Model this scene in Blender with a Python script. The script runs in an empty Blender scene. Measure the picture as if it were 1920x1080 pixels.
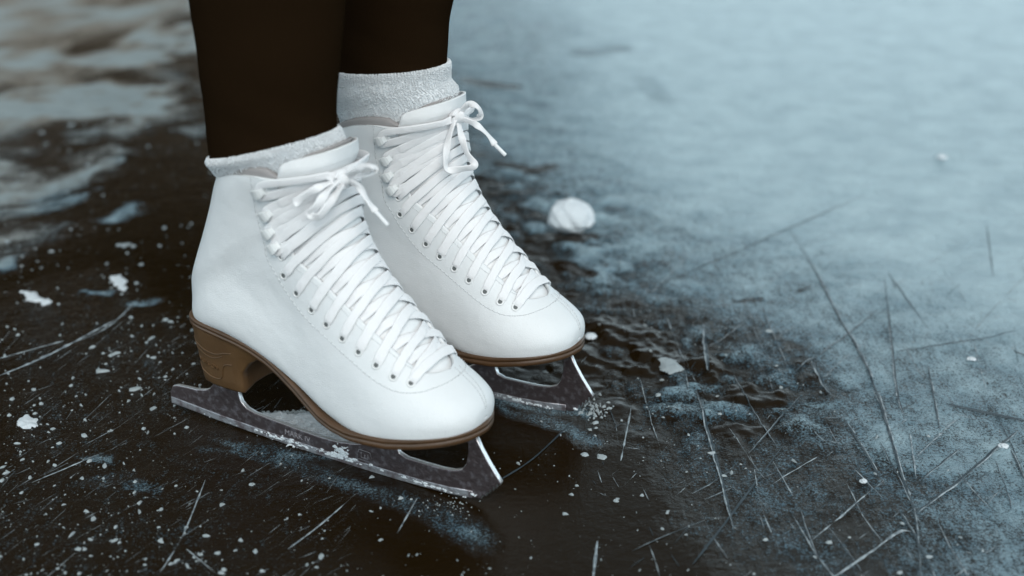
import bpy, bmesh, math, random
import numpy as np
from mathutils import Vector, Matrix
R = math.radians
scene = bpy.context.scene
C = scene.collection
random.seed(4); rng = np.random.default_rng(7)

# ------------------------------------------------------------------ camera, sky, sun, exposure
CAM_H = 0.5101; PITCH = 23.03; FPX = 2400.0
cd = bpy.data.cameras.new('camera'); cam = bpy.data.objects.new('camera', cd); C.objects.link(cam)
cam.location = (0, 0, CAM_H); cam.rotation_euler = (R(90-PITCH), 0, 0)
cd.sensor_width = 36; cd.lens = 36*FPX/1920; cd.clip_start = .02; cd.clip_end = 5000
cd.dof.use_dof = True; cd.dof.focus_distance = 1.0; cd.dof.aperture_fstop = 3.6
scene.camera = cam
SUN_EL, SUN_AZ = 44, 170            # azimuth clockwise from +y (ahead of the camera)
w = bpy.data.worlds.new('World'); scene.world = w; w.use_nodes = True
wn = w.node_tree; bg = wn.nodes['Background']
sky = wn.nodes.new('ShaderNodeTexSky'); sky.sky_type = 'NISHITA'; sky.sun_disc = False
sky.sun_elevation = R(SUN_EL); sky.sun_rotation = R(SUN_AZ)
sky.air_density = 1.0; sky.dust_density = 4.0; sky.ozone_density = 1.5
# thin bright overcast: soft cloud veiled over the clear sky
tcw = wn.nodes.new('ShaderNodeTexCoord'); cn = wn.nodes.new('ShaderNodeTexNoise'); cn.inputs['Scale'].default_value = 2.2; cn.inputs['Detail'].default_value = 5
wn.links.new(tcw.outputs['Generated'], cn.inputs['Vector'])
cr = wn.nodes.new('ShaderNodeMapRange'); cr.inputs[1].default_value = .3; cr.inputs[2].default_value = .75; cr.inputs[3].default_value = .80; cr.inputs[4].default_value = .97
wn.links.new(cn.outputs['Fac'], cr.inputs[0])
wm = wn.nodes.new('ShaderNodeMix'); wm.data_type = 'RGBA'; wm.inputs[7].default_value = (5.5, 6.4, 6.8, 1)
sx = wn.nodes.new('ShaderNodeSeparateXYZ'); wn.links.new(tcw.outputs['Generated'], sx.inputs[0])
gr = wn.nodes.new('ShaderNodeMapRange'); gr.interpolation_type = 'SMOOTHSTEP'      # low sky brightened, zenith dimmed, for contrast in the ice reflections
for i_, v_ in enumerate((.08, .55, 2.5, .55)): gr.inputs[i_+1].default_value = v_
wn.links.new(sx.outputs[2], gr.inputs[0])
cm = wn.nodes.new('ShaderNodeVectorMath'); cm.operation = 'SCALE'; cm.inputs[0].default_value = (5.0, 6.3, 6.9); wn.links.new(gr.outputs[0], cm.inputs[3]); wn.links.new(cm.outputs[0], wm.inputs[7])
wn.links.new(cr.outputs[0], wm.inputs[0]); wn.links.new(sky.outputs[0], wm.inputs[6]); wn.links.new(wm.outputs[2], bg.inputs[0])
bg.inputs[1].default_value = .11
sl = bpy.data.lights.new('sun', 'SUN'); sun = bpy.data.objects.new('sun', sl); C.objects.link(sun)
sl.energy = 1.7; sl.angle = R(40); sl.color = (1, .97, .93)
sd = Vector((math.sin(R(SUN_AZ))*math.cos(R(SUN_EL)), math.cos(R(SUN_AZ))*math.cos(R(SUN_EL)), math.sin(R(SUN_EL))))
sun.rotation_euler = sd.to_track_quat('Z', 'Y').to_euler()
scene.view_settings.view_transform = 'Standard'; scene.view_settings.look = 'None'
scene.view_settings.exposure = 0.24; scene.view_settings.gamma = 1

def gp(u, v):
    """ground point seen at a pixel of the 1920 px photograph (authoring of marks that lie flat on the ice)"""
    p = R(PITCH); x = (u-960)/FPX; y = -(v-540)/FPX
    r = np.array([x, math.cos(p)+y*math.sin(p), -math.sin(p)+y*math.cos(p)])
    k = CAM_H/-r[2]; return np.array([r[0]*k, r[1]*k])

# ------------------------------------------------------------------ helpers
def link(o, parent=None):
    C.objects.link(o)
    if parent is not None: o.parent = parent
    return o
def tag(o, label=None, cat=None, group=None, kind=None):
    if label: o['label'] = label
    if cat: o['category'] = cat
    if group: o['group'] = group
    if kind: o['kind'] = kind
    return o
def empty(name, loc, rz=0):
    o = bpy.data.objects.new(name, None); o.location = loc; o.rotation_euler = (0, 0, rz)
    o.empty_display_size = .05; return link(o)
class MB:
    def __init__(s): s.v = []; s.f = []; s.mi = []
    def add(s, vs, fs, mi=0):
        b = len(s.v); s.v += [tuple(map(float, p)) for p in vs]; s.f += [tuple(b+i for i in f) for f in fs]; s.mi += [mi]*len(fs)
    def grid(s, rows, closed=False, cap0=False, cap1=False, mi=0):
        n = len(rows[0]); m = len(rows); vs = [p for r in rows for p in r]; fs = []
        for i in range(m-1):
            for j in range(n if closed else n-1):
                k = (j+1) % n; fs.append((i*n+j, i*n+k, (i+1)*n+k, (i+1)*n+j))
        if cap0: fs.append(tuple(reversed(range(n))))
        if cap1: fs.append(tuple((m-1)*n+j for j in range(n)))
        s.add(vs, fs, mi)
    def build(s, name, mats, parent=None, smooth=True, merge=None):
        me = bpy.data.meshes.new(name); me.from_pydata(s.v, [], s.f)
        if not isinstance(mats, (list, tuple)): mats = [mats]
        for m in mats: me.materials.append(m)
        me.polygons.foreach_set('material_index', s.mi)
        if merge:
            bm = bmesh.new(); bm.from_mesh(me); bmesh.ops.remove_doubles(bm, verts=bm.verts, dist=merge)
            bmesh.ops.recalc_face_normals(bm, faces=bm.faces); bm.to_mesh(me); bm.free()
        if smooth: me.polygons.foreach_set('use_smooth', [True]*len(me.polygons))
        me.update()
        o = bpy.data.objects.new(name, me); return link(o, parent)
def crv(pts, n):
    """Catmull-Rom resample of points (any dimension) to n points"""
    P = np.array(pts, float); out = []
    for i in range(n):
        out.append(_cr(P, i/(n-1)*(len(P)-1)))
    return np.array(out)
def unit(a): return a/(np.linalg.norm(a)+1e-12)
def ribbon(mb, P, Nr, w, th, taper=0, mi=0, wob=0):
    """flat lace: P points, Nr normals of its flat side"""
    rows = []; n = len(P)
    for i in range(n):
        T = unit(P[min(i+1, n-1)]-P[max(i-1, 0)]); N = unit(Nr[i]-T*(Nr[i]@T)); B = np.cross(T, N)
        ww = w*.5*(1+(wob*math.sin(i*.9+w*1e4+P[0][0]*900) if wob else 0)); 
        sec = []
        for a, b in ((-1, 0), (-.93, .32), (-.7, .5), (0, .42), (.7, .5), (.93, .32), (1, 0), (.93, -.32), (.7, -.5), (0, -.5), (-.7, -.5), (-.93, -.32)):
            sec.append(P[i]+B*a*ww+N*b*th)
        rows.append(sec)
    mb.grid(rows, closed=True, cap0=True, cap1=True, mi=mi)
def tube(mb, P, r, n=10, mi=0):
    rows = []; P = [np.array(p, float) for p in P]; m = len(P); up = np.array([.13, .27, .95])
    for i in range(m):
        T = unit(P[min(i+1, m-1)]-P[max(i-1, 0)]); A = unit(np.cross(T, up)); B = np.cross(T, A)
        rr = r[i] if hasattr(r, '__len__') else r
        rows.append([P[i]+(A*math.cos(2*math.pi*k/n)+B*math.sin(2*math.pi*k/n))*rr for k in range(n)])
    mb.grid(rows, closed=True, cap0=True, cap1=True, mi=mi)

# ------------------------------------------------------------------ materials
def mat(name, col, rough=.5, metal=0, spec=.5, ior=None, bump=None, mix=None, coat=0, sheen=0, sss=0):
    """bump = list of (scale, distance, detail); mix = (scale, colour2, lo, hi)"""
    m = bpy.data.materials.new(name); m.use_nodes = True; nt = m.node_tree; b = nt.nodes['Principled BSDF']
    b.inputs['Base Color'].default_value = (*col, 1); b.inputs['Roughness'].default_value = rough
    b.inputs['Metallic'].default_value = metal; b.inputs['Specular IOR Level'].default_value = spec
    b.inputs['Coat Weight'].default_value = coat; b.inputs['Coat Roughness'].default_value = .25
    if sheen: b.inputs['Sheen Weight'].default_value = sheen; b.inputs['Sheen Roughness'].default_value = .6
    if sss: b.inputs['Subsurface Weight'].default_value = sss; b.inputs['Subsurface Radius'].default_value = (.004, .003, .003)
    if ior: b.inputs['IOR'].default_value = ior
    tc = nt.nodes.new('ShaderNodeTexCoord')
    if mix:
        ns = nt.nodes.new('ShaderNodeTexNoise'); ns.inputs['Scale'].default_value = mix[0]; ns.inputs['Detail'].default_value = 6
        nt.links.new(tc.outputs['Object'], ns.inputs['Vector'])
        mr = nt.nodes.new('ShaderNodeMapRange'); mr.inputs[1].default_value = mix[2]; mr.inputs[2].default_value = mix[3]
        nt.links.new(ns.outputs['Fac'], mr.inputs[0])
        mx = nt.nodes.new('ShaderNodeMix'); mx.data_type = 'RGBA'
        mx.inputs[6].default_value = (*col, 1); mx.inputs[7].default_value = (*mix[1], 1)
        nt.links.new(mr.outputs[0], mx.inputs[0]); nt.links.new(mx.outputs[2], b.inputs['Base Color'])
    last = None
    for sc_, dist, det in (bump or []):
        ns = nt.nodes.new('ShaderNodeTexNoise'); ns.inputs['Scale'].default_value = sc_; ns.inputs['Detail'].default_value = det
        nt.links.new(tc.outputs['Object'], ns.inputs['Vector'])
        bp = nt.nodes.new('ShaderNodeBump'); bp.inputs['Distance'].default_value = dist; bp.inputs['Strength'].default_value = 1
        nt.links.new(ns.outputs['Fac'], bp.inputs['Height'])
        if last: nt.links.new(last.outputs[0], bp.inputs['Normal'])
        last = bp
    if last: nt.links.new(last.outputs[0], b.inputs['Normal'])
    return m
M = {}
M['leather'] = mat('white_leather', (.715, .735, .745), .48, bump=[(1100, .0003, 3), (45, .0012, 2)], mix=(22, (.71, .73, .74), .4, .75))
M['tongue'] = mat('tongue_leather', (.78, .79, .795), .5, bump=[(900, .0002, 3), (70, .0012, 3)])
M['lining'] = mat('grey_lining', (.30, .285, .28), .85, bump=[(1200, .0003, 2)])
M['lace'] = mat('white_lace', (.80, .80, .81), .85, bump=[(1500, .00035, 2), (120, .0006, 2)], sheen=.2)
M['aglet'] = mat('clear_aglet', (.75, .76, .77), .25)
M['eyelet'] = mat('white_enamel_metal', (.72, .73, .73), .3, coat=.3)
M['hole'] = mat('dark_eyelet_hole', (.10, .11, .11), .6)
M['hook'] = mat('white_enamel_hook', (.66, .68, .68), .35, coat=.15)
M['thread'] = mat('stitch_thread', (.60, .62, .63), .8)
M['threadhole'] = mat('stitch_hole', (.33, .34, .35), .9)
M['sole'] = mat('brown_sole', (.080, .040, .017), .42, bump=[(400, .0002, 3)], mix=(60, (.055, .028, .012), .4, .7), coat=.15)
M['heel'] = mat('brown_heel', (.105, .056, .022), .45, bump=[(500, .0002, 3)], mix=(40, (.075, .039, .015), .35, .7), coat=.1)
M['steel'] = mat('blade_steel', (.17, .135, .138), .34, metal=.85, bump=[(300, .0005, 4), (60, .001, 4)], mix=(210, (.38, .35, .38), .50, .76))
M['chrome'] = mat('ground_runner_steel', (.42, .43, .46), .42, metal=.7, bump=[(500, .0006, 3)], mix=(120, (.20, .17, .18), .42, .62))
M['edge'] = mat('polished_blade_edge', (.80, .82, .84), .3, metal=.75)
M['engrave'] = mat('etched_steel', (.25, .235, .25), .7)
M['snow'] = mat('snow', (.62, .67, .70), .7, bump=[(600, .0008, 4), (150, .002, 3)])
M['crumb'] = mat('ice_crumb', (.31, .355, .37), .6, bump=[(900, .0005, 2)])
M['sock'] = mat('white_terry', (.77, .80, .82), 1, sheen=.2, bump=[(1500, .0005, 2)])
M['leggings'] = mat('dark_leggings', (.0145, .0082, .0040), .95, spec=.0, bump=[(1800, .0004, 2), (14, .003, 3)])
M['skin'] = mat('skin', (.55, .36, .27), .5)
M['coat'] = mat('dark_coat', (.02, .018, .016), .9, bump=[(300, .001, 3)])
M['hair'] = mat('dark_hair', (.03, .018, .01), .5, bump=[(400, .002, 3)])
# ---- LOFT BEGIN ----
# boot last: fan of cross-sections from toe to collar. key = O(s,z) I(s,z) W um p q
KEYS = [
 (.2995,.0715,.2997,.0735,.0030,.50,2.2,2.0),
 (.2965,.0650,.2985,.0815,.0150,.42,2.8,2.0),
 (.2875,.0615,.2925,.0895,.0275,.38,3.6,1.95),
 (.2700,.0580,.2800,.0985,.0375,.32,4.4,1.85),
 (.2460,.0545,.2630,.1090,.0430,.30,4.6,1.90),
 (.2170,.0515,.2480,.1240,.0440,.30,4.6,2.10),
 (.1870,.0575,.2300,.1430,.0405,.32,4.6,2.35),
 (.1560,.0750,.2130,.1630,.0365,.36,6.5,2.55),
 (.1220,.0895,.2010,.1840,.0345,.42,7.5,2.60),
 (.0850,.0985,.1955,.2000,.0340,.48,7.0,2.60),
 (.0500,.0990,.1930,.2140,.0335,.50,4.0,2.60),
 (.0405,.1120,.1920,.2230,.0335,.50,2.4,2.60),
 (.0410,.1300,.1915,.2290,.0340,.50,2.2,2.60),
 (.0480,.1490,.1915,.2340,.0345,.50,2.1,2.60),
 (.0575,.1690,.1915,.2380,.0355,.50,2.1,2.60),
 (.0685,.1935,.1920,.2410,.0375,.50,2.1,2.50),
 (.0775,.2155,.1930,.2450,.0395,.50,2.1,2.50),
 (.0860,.2290,.1925,.2500,.0395,.50,2.1,2.40),
 (.0910,.2370,.1930,.2560,.0385,.50,2.1,2.30)]
TOPK = 16
SUB = 10; NV = 160
def _cr(a, t):
    n = len(a); i = int(min(max(math.floor(t), 0), n-2)); f = t - i
    p0 = a[max(i-1,0)]; p1 = a[i]; p2 = a[i+1]; p3 = a[min(i+2,n-1)]
    return .5*((2*p1)+(-p0+p2)*f+(2*p0-5*p1+4*p2-p3)*f*f+(-p0+3*p1-3*p2+p3)*f**3)
def smooth(x):
    x = min(max(x,0.),1.); return x*x*(3-2*x)
def inward(s): return .0015*smooth((s-.17)/.11) - .001*smooth((s-.1)/.1)
def build_grid():
    K = np.array(KEYS); nt = (len(K)-1)*SUB+1
    G = np.zeros((nt, NV+1, 3))
    for i in range(nt):
        t = i/SUB
        Os,Oz,Is,Iz,W,um,p,q = _cr(K, t)
        th = np.linspace(0, np.pi/2, 200)
        ua = um*(1-np.cos(th)**(2/p)); fa = np.sin(th)**(2/p)
        ub = um+(1-um)*np.sin(th)**(2/q); fb = np.cos(th)**(2/q)
        u = np.concatenate([ua, ub[1:]]); f = np.concatenate([fa, fb[1:]])
        # ankle hollow on the diagonal sections
        k = smooth((t-7)/2)*smooth((12.5-t)/2)
        f = f*(1-.10*k*np.exp(-((u-.42)/.16)**2)) 
        P = np.stack([Os+(Is-Os)*u, -W*f, Oz+(Iz-Oz)*u], 1)
        L = np.concatenate([[0], np.cumsum(np.linalg.norm(np.diff(P,axis=0),axis=1))])
        v = np.linspace(0, L[-1], NV+1)
        for c in range(3): G[i,:,c] = np.interp(v, L, P[:,c])
    return G
GRID = build_grid()
_dt = np.gradient(GRID, axis=0); _dv = np.gradient(GRID, axis=1)
_dv[:, 0] = GRID[:,1]-GRID[:,0]
NRM = np.cross(_dv, _dt); NRM /= (np.linalg.norm(NRM, axis=2, keepdims=True)+1e-12)
NRM[:, -1] = NRM[:, -1]*np.array([1,0,1]); NRM[:, 0] = NRM[:, 0]*np.array([1,0,1])
NRM /= (np.linalg.norm(NRM, axis=2, keepdims=True)+1e-12)
def S(t, v, side=-1, off=0., m=1):
    """point on the boot: t section, v 0 (sole/back) .. 1 (front ridge), side -1 camera side, off outwards, m=+1 right foot"""
    if v > 1: v = 2-v; side = -side
    a = min(max(t*SUB, 0), GRID.shape[0]-1.001); b = min(max(v*NV, 0), NV-.001)
    i = int(a); j = int(b); fa = a-i; fb = b-j
    def bl(A): return (A[i,j]*(1-fa)+A[i+1,j]*fa)*(1-fb)+(A[i,j+1]*(1-fa)+A[i+1,j+1]*fa)*fb
    P = bl(GRID); N = bl(NRM); N = N/np.linalg.norm(N)
    P = P + N*off
    y = P[1]*(-side) + m*inward(P[0]); 
    return np.array([P[0], y, P[2]]), np.array([N[0], N[1]*(-side), N[2]])
# ---- LOFT END ----

# ------------------------------------------------------------------ ice skate
EYES = [(4.20,.750),(4.80,.722),(5.40,.706),(6.00,.684),(6.55,.662),(7.10,.638),(7.65,.620),(8.30,.613),(9.05,.627),(9.75,.680)]
HOOKS = [(10.35,.694),(11.6,.675),(13.3,.650),(15.4,.581)]
VF = np.array([(0,1),(3.55,1),(3.57,.985),(3.62,.95),(3.72,.91),(3.9,.87),(4.15,.842),(4.5,.832),(5.2,.825),(6,.806),(7.2,.770),(8.3,.738),(9.1,.722),(10.2,.738),(10.9,.752),(13.3,.712),(15,.66),(16,.642),(18,.62)])
def vf(t): return float(np.interp(t, VF[:,0], VF[:,1]))
def top_t(t, v):
    """collar line: low at the back, a wave over the ankle, dipping to the facing"""
    e = float(np.interp(v, [0, .08, .16, .25, .34, .44, .52, .59, .645], [16.1, 16.12, 16.25, 16.5, 16.72, 16.72, 16.52, 16.22, 16.0]))
    return t if t < 14.5 else 14.5+(t-14.5)*(e-14.5)/1.5
TH = .0022
def T_off(t): return -.0036 if t > 4.3 else -.0036+.0008*0
def zsole(s):
    ss = [.035,.052,.070,.085,.098,.113,.1277,.142,.157,.170,.182,.195,.210,.243,.270,.290,.310]
    zz = [.1030,.1035,.1030,.1015,.0995,.0960,.0910,.0842,.0765,.0690,.0625,.0585,.0570,.0595,.0640,.0670,.0690]
    return float(np.interp(s, ss, zz))
def sole_outline(m, n=60):
    """half widths of the sole along s, both sides -> list of (s, y) closed loop"""
    key = [(.0400,0),(.0408,.010),(.0445,.0190),(.053,.0250),(.065,.0285),(.085,.0300),(.110,.0298),(.135,.0305),(.160,.0345),(.185,.0395),(.215,.0435),(.243,.0432),(.264,.0395),(.279,.0330),(.2895,.0250),(.2960,.0160),(.2990,.0070),(.2998,0)]
    k = np.array(key); L = np.concatenate([[0], np.cumsum(np.linalg.norm(np.diff(k,axis=0),axis=1))])
    q = np.linspace(0, L[-1], n); s = np.interp(q, L, k[:,0]); w = np.interp(q, L, k[:,1])
    for _ in range(2):
        s[1:-1] = .25*s[:-2]+.5*s[1:-1]+.25*s[2:]; w[1:-1] = .25*w[:-2]+.5*w[1:-1]+.25*w[2:]
    return s, w
def rings(mb, s, w, m, levels, caps=True):
    """stack of closed loops: levels = (outset, z function)"""
    n = len(s); base = [(s[i], -w[i]) for i in range(n)] + [(s[i], w[i]) for i in range(n-2, 0, -1)]
    P = np.array(base); N = np.zeros_like(P); k = len(P)
    for i in range(k):
        t = P[(i+1)%k]-P[i-1]; nn = np.array([t[1], -t[0]]); N[i] = nn/(np.linalg.norm(nn)+1e-9)
    rows = []
    for off, zf in levels:
        rows.append([(p[0]+q[0]*off, p[1]+q[1]*off+m*inward(p[0]), zf(p[0])) for p, q in zip(P, N)])
    mb.grid(rows, closed=True)
    if caps:
        for r in (rows[0], rows[-1]):
            vs = list(r); fs = [(0, 1, k-1)] + [(i, i+1, k-1-i, k-i) for i in range(1, n-2)] + [(n-2, n-1, n)]
            mb.add(vs, fs)
def curve_plate(name, outer, holes, th, material, parent, bevel=.0005, y0=0, zoff=0):
    """flat steel profile (s,z) with holes, thickness th across y"""
    cu = bpy.data.curves.new(name+'_profile', 'CURVE'); cu.dimensions = '2D'; cu.fill_mode = 'BOTH'
    cu.extrude = th/2-bevel; cu.bevel_depth = bevel; cu.bevel_resolution = 1
    for poly in [outer]+holes:
        sp = cu.splines.new('POLY'); sp.points.add(len(poly)-1); sp.use_cyclic_u = True
        for p, q in zip(sp.points, poly): p.co = (q[0], q[1]+zoff, 0, 1)
    tmp = bpy.data.objects.new('tmp', cu)
    me = bpy.data.meshes.new_from_object(tmp); me.name = name
    bpy.data.objects.remove(tmp); bpy.data.curves.remove(cu)
    me.transform(Matrix.Rotation(R(90), 4, 'X')); me.transform(Matrix.Translation((0, y0, 0)))
    me.materials.clear(); me.materials.append(material)
    return link(bpy.data.objects.new(name, me), parent)
def text_mesh(name, body, size, th, material, parent, origin, xdir, ydir):
    cu = bpy.data.curves.new(name+'_txt', 'FONT'); cu.body = body; cu.size = size; cu.extrude = th; cu.resolution_u = 2
    tmp = bpy.data.objects.new('tmp', cu); me = bpy.data.meshes.new_from_object(tmp); me.name = name
    bpy.data.objects.remove(tmp); bpy.data.curves.remove(cu)
    X = Vector(xdir).normalized(); Y = Vector(ydir).normalized(); Z = X.cross(Y)
    me.transform(Matrix.Translation(origin) @ Matrix((X, Y, Z)).transposed().to_4x4())
    me.materials.clear(); me.materials.append(material)
    return link(bpy.data.objects.new(name, me), parent)

def make_skate(loc, rz, m, label, bow):
    root = empty('ice_skate', loc, rz); tag(root, label, 'ice skate', 'pair of figure skates on the ice')
    # ---------------- upper
    ts = sorted(set([round(x, 3) for x in np.arange(0, 16.001, .1)]+[round(x, 3) for x in np.arange(3.52, 4.1, .02)]))
    b = MB(); n = 64
    for side in (-1, 1):
        rows = []
        for t in ts:
            e = vf(t)
            rows.append([S(top_t(t, e*j/n), e*j/n, side, 0, m)[0] for j in range(n+1)])
        b.grid(rows)
    boot = b.build('boot', M['leather'], root, merge=.00012)
    md = boot.modifiers.new('solid', 'SOLIDIFY'); md.thickness = TH; md.offset = -1; md.use_even_offset = False
    # ---------------- tongue, standing above the collar
    b = MB(); rows = []
    def te(t): return vf(t)-.05 if t < 15.5 else max(vf(t)-.05, .60+.035*smooth((t-15.5)/.8))+.16*max(0, (t-17.1)/.9)**3
    def to(t): return -.0030+.0015*smooth((t-15.8)/1.2)
    for t in list(np.arange(3.2, 17.9, .1))+[17.9, 17.95, 18]:
        e = te(t); rows.append([S(t, e+(1-e)*2*j/40, -1, to(t), m)[0] for j in range(41)])
    b.grid(rows); tg = b.build('tongue', M['tongue'], root, merge=.00005)
    md = tg.modifiers.new('solid', 'SOLIDIFY'); md.thickness = .0024; md.offset = -1
    b = MB(); rows = []   # grey padded lining along the tongue top
    for o, dz in ((-.0080, -.006), (-.0064, -.0015), (-.0060, .0010), (-.0066, .0018), (-.0078, .0012), (-.0086, -.008)):
        e = te(17.85); row = []
        for j in range(61):
            v = e+(1-e)*2*j/60; t = 17.9-.5*abs(j/30-1)**8; P_, N_ = S(t, v, -1, to(18)-.0024+o+.0042, m); row.append(P_+np.array([0, 0, dz]))
        rows.append(row)
    b.grid(rows); b.build('tongue_lining', M['lining'], tg)
    # collar lining roll
    b = MB(); rows = []
    cuts = [(.0005, -.0022, -.004), (.0, -.0014, .0005), (.0, -.0008, .0034), (0, -.0014, .0055), (0, -.0030, .0066), (0, -.0050, .0060), (0, -.0072, .0036), (0, -.0078, -.006), (0, -.0078, -.03)]
    for _, o, dz in cuts:
        row = []
        for j in range(-40, 41):
            side = -1 if j <= 0 else 1; v = abs(j)/40*(vf(16)-.004)
            P_, N_ = S(top_t(16, v), v, side, o, m); dip = 1 if abs(j) < 36 else (1-(abs(j)-36)/5)
            row.append(P_+np.array([0, 0, dz*dip if dz > 0 else dz]))
        rows.append(row)
    b.grid(rows); b.build('collar_lining', M['lining'], boot)
    # ---------------- stitching
    b = MB(); hb = MB()
    def stitch(path, side, step=.0042, ln=.0026, r=.00032, double=0):
        tv = crv(path, 120); P = [S(t, v, side, .0001, m) for t, v in tv]
        L = np.concatenate([[0], np.cumsum([np.linalg.norm(P[i+1][0]-P[i][0]) for i in range(len(P)-1)])])
        X = np.array([p[0] for p in P]); Nn = np.array([p[1] for p in P]); q = 0
        while q+ln < L[-1]:
            a = np.array([np.interp(q, L, X[:,c]) for c in range(3)]); e = np.array([np.interp(q+ln, L, X[:,c]) for c in range(3)])
            nn = np.array([np.interp(q, L, Nn[:,c]) for c in range(3)])
            if double: 
                sh = np.cross(unit(e-a), nn)*double; a = a+sh; e = e+sh
            tube(b, [a-nn*.0003, a*.75+e*.25+nn*r*.7, a*.25+e*.75+nn*r*.7, e-nn*.0003], r, 5)
            gg = e+(e-a)*.3; tube(hb, [gg-nn*.0003, gg+nn*.00008], r*1.05, 6)
            q += step
    fs = [(16.6,.487),(14.4,.544),(11.9,.613),(9.8,.619),(8.7,.581),(7.8,.562),(7.0,.588),(6.2,.619),(5.5,.637),(4.9,.652),(4.3,.676),(3.75,.735),(3.4,.82),(3.22,.90),(3.15,1.0)]
    for side in (-1, 1): stitch(fs, side)
    stitch([(3.5,1.10),(2.9,1.10),(2.3,1.10),(1.7,1.09),(1.1,1.08),(.6,1.05)], -1, .0032, .0018)
    stitch([(3.5,1.04),(2.9,1.04),(2.3,1.04),(1.7,1.03),(1.1,1.02),(.6,1.01)], -1, .0032, .0018)
    for side in (-1, 1):
        stitch([(4.0,.850),(4.6,.812),(5.4,.795),(6.2,.768),(7.2,.745),(8.4,.706),(9.3,.690)], side, .0036, .0022, .00025)
        stitch([(16.1,.10),(16.5,.25),(16.75,.36),(16.65,.46),(16.35,.54),(15.9,.605)], side, .0036, .0022, .00025)
    b.build('stitching', M['thread'], boot); hb.build('stitch_holes', M['threadhole'], boot)
    # ---------------- eyelets
    for side in (-1, 1):
        for k, (t, v) in enumerate(EYES):
            P_, N_ = S(t, v, side, .0, m); T1 = unit(np.cross(N_, [0, 0, 1.])); T2 = np.cross(N_, T1)
            b = MB(); rows = []
            for (r, h) in ((.0017, -.0008), (.0018, .0003), (.0022, .0007), (.0030, .0006), (.0035, .0002), (.0035, -.0004)):
                rows.append([P_+(T1*math.cos(a)+T2*math.sin(a))*r+N_*h for a in np.linspace(0, 2*math.pi, 20, endpoint=False)])
            b.grid(rows, closed=True)
            b.add([P_+(T1*math.cos(a)+T2*math.sin(a))*.0017+N_*.0002 for a in np.linspace(0, 2*math.pi, 16, endpoint=False)], [tuple(range(16))], 1)
            b.build('eyelet', [M['eyelet'], M['hole']], boot)
    # ---------------- hooks
    for side in (-1, 1):
        for k, (t, v) in enumerate(HOOKS):
            P_, N_ = S(t, v, side, .0, m); Q_, _ = S(t, v-.03, side, 0, m)
            O_ = unit(Q_-P_); O_ = unit(O_-N_*(O_@N_)); B_ = np.cross(N_, O_)      # O_ points outwards, away from the throat
            b = MB()
            prof = [(-.0050, .0004, .0022), (-.0035, .0012, .0034), (-.0015, .0020, .0028), (-.0004, .0034, .0024), (.0004, .0048, .0028), (.0022, .0056, .0036), (.0046, .0056, .0040), (.0066, .0050, .0036), (.0078, .0042, .0022), (.0082, .0038, .0006)]
            rows = []
            for i, (o, h, wd) in enumerate(prof):
                c = P_+O_*o+N_*h; a = prof[max(i-1,0)]; e = prof[min(i+1,len(prof)-1)]
                tt = unit(O_*(e[0]-a[0])+N_*(e[1]-a[1])); nn = np.cross(tt, B_)
                rows.append([c+B_*wd*x+nn*y for x, y in ((-1,0),(-.9,.0005),(.9,.0005),(1,0),(.9,-.0004),(-.9,-.0004))])
            b.grid(rows, closed=True, cap0=True, cap1=True)
            tube(b, [P_-O_*.0030+N_*.001, P_-O_*.0030+N_*.0024], [.0019, .0012], 10)
            b.build('lace_hook', M['hook'], boot, smooth=False)
    # ---------------- laces
    LW, LT = .0074, .0009
    b = MB()
    def surf(path, n=40):
        """path = (t, v(0..2), off): v<1 camera side, v>1 far side"""
        tv = crv(path, n); P = []; Nn = []
        for t, v, o in tv:
            p, q = S(t, v, -1, o, m); P.append(p); Nn.append(q)
        return np.array(P), np.array(Nn)
    def fl(side, v): return v if side < 0 else 2-v
    def cross(side, t0, v0, t1, hi, under=True, v1=None):
        """from a hole on `side` over the throat to t1 on the other side"""
        jt = random.uniform(-.06, .06); tm = (t0+t1)/2+jt; e0 = vf(t0+.15*(t1-t0)); e1 = vf(t0+.85*(t1-t0))
        c = .0002 if hi else -.0010
        if under:
            path = [(t0, fl(side, v0+.010), .0000), (t0+.03*(t1-t0), fl(side, v0+.034), .0011), (t0+.15*(t1-t0), fl(side, e0-.012), .0010), (t0+.27*(t1-t0), fl(side, e0+(1-e0)*.35), .0002+c*.5),
                    (tm, 1.0, c), (t0+.75*(t1-t0), fl(-side, e1+(1-e1)*.45), -.0010), (t0+.86*(t1-t0), fl(-side, e1+.012), -.0023), (t0+.92*(t1-t0), fl(-side, e1-.03), -.0029)]
        else:
            path = [(t0, fl(side, v0+.010), .0000), (t0+.03*(t1-t0), fl(side, v0+.034), .0017), (t0+.15*(t1-t0), fl(side, e0-.012), .0018), (tm, 1.0, c+.0006), (t0+.85*(t1-t0), fl(-side, e1-.012), .0018), (t1, fl(-side, v1+.034), .0017), (t1, fl(-side, v1+.010), .0000)]
        P, Nn = surf(path); tw = random.uniform(-.18, .18)
        for i in range(len(P)):
            T = unit(P[min(i+1, len(P)-1)]-P[max(i-1, 0)]); a = tw*math.sin(i*.16)
            Nn[i] = Nn[i]+np.cross(T, Nn[i])*a
        ribbon(b, P, Nn, LW*random.uniform(.88, 1.04), LT, wob=.05)
    cross(-1, EYES[0][0], EYES[0][1], EYES[0][0], True, under=False, v1=EYES[0][1])
    for k in range(9):
        cross(-1, EYES[k][0], EYES[k][1], EYES[k+1][0], True); cross(1, EYES[k][0], EYES[k][1], EYES[k+1][0], False)
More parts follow.
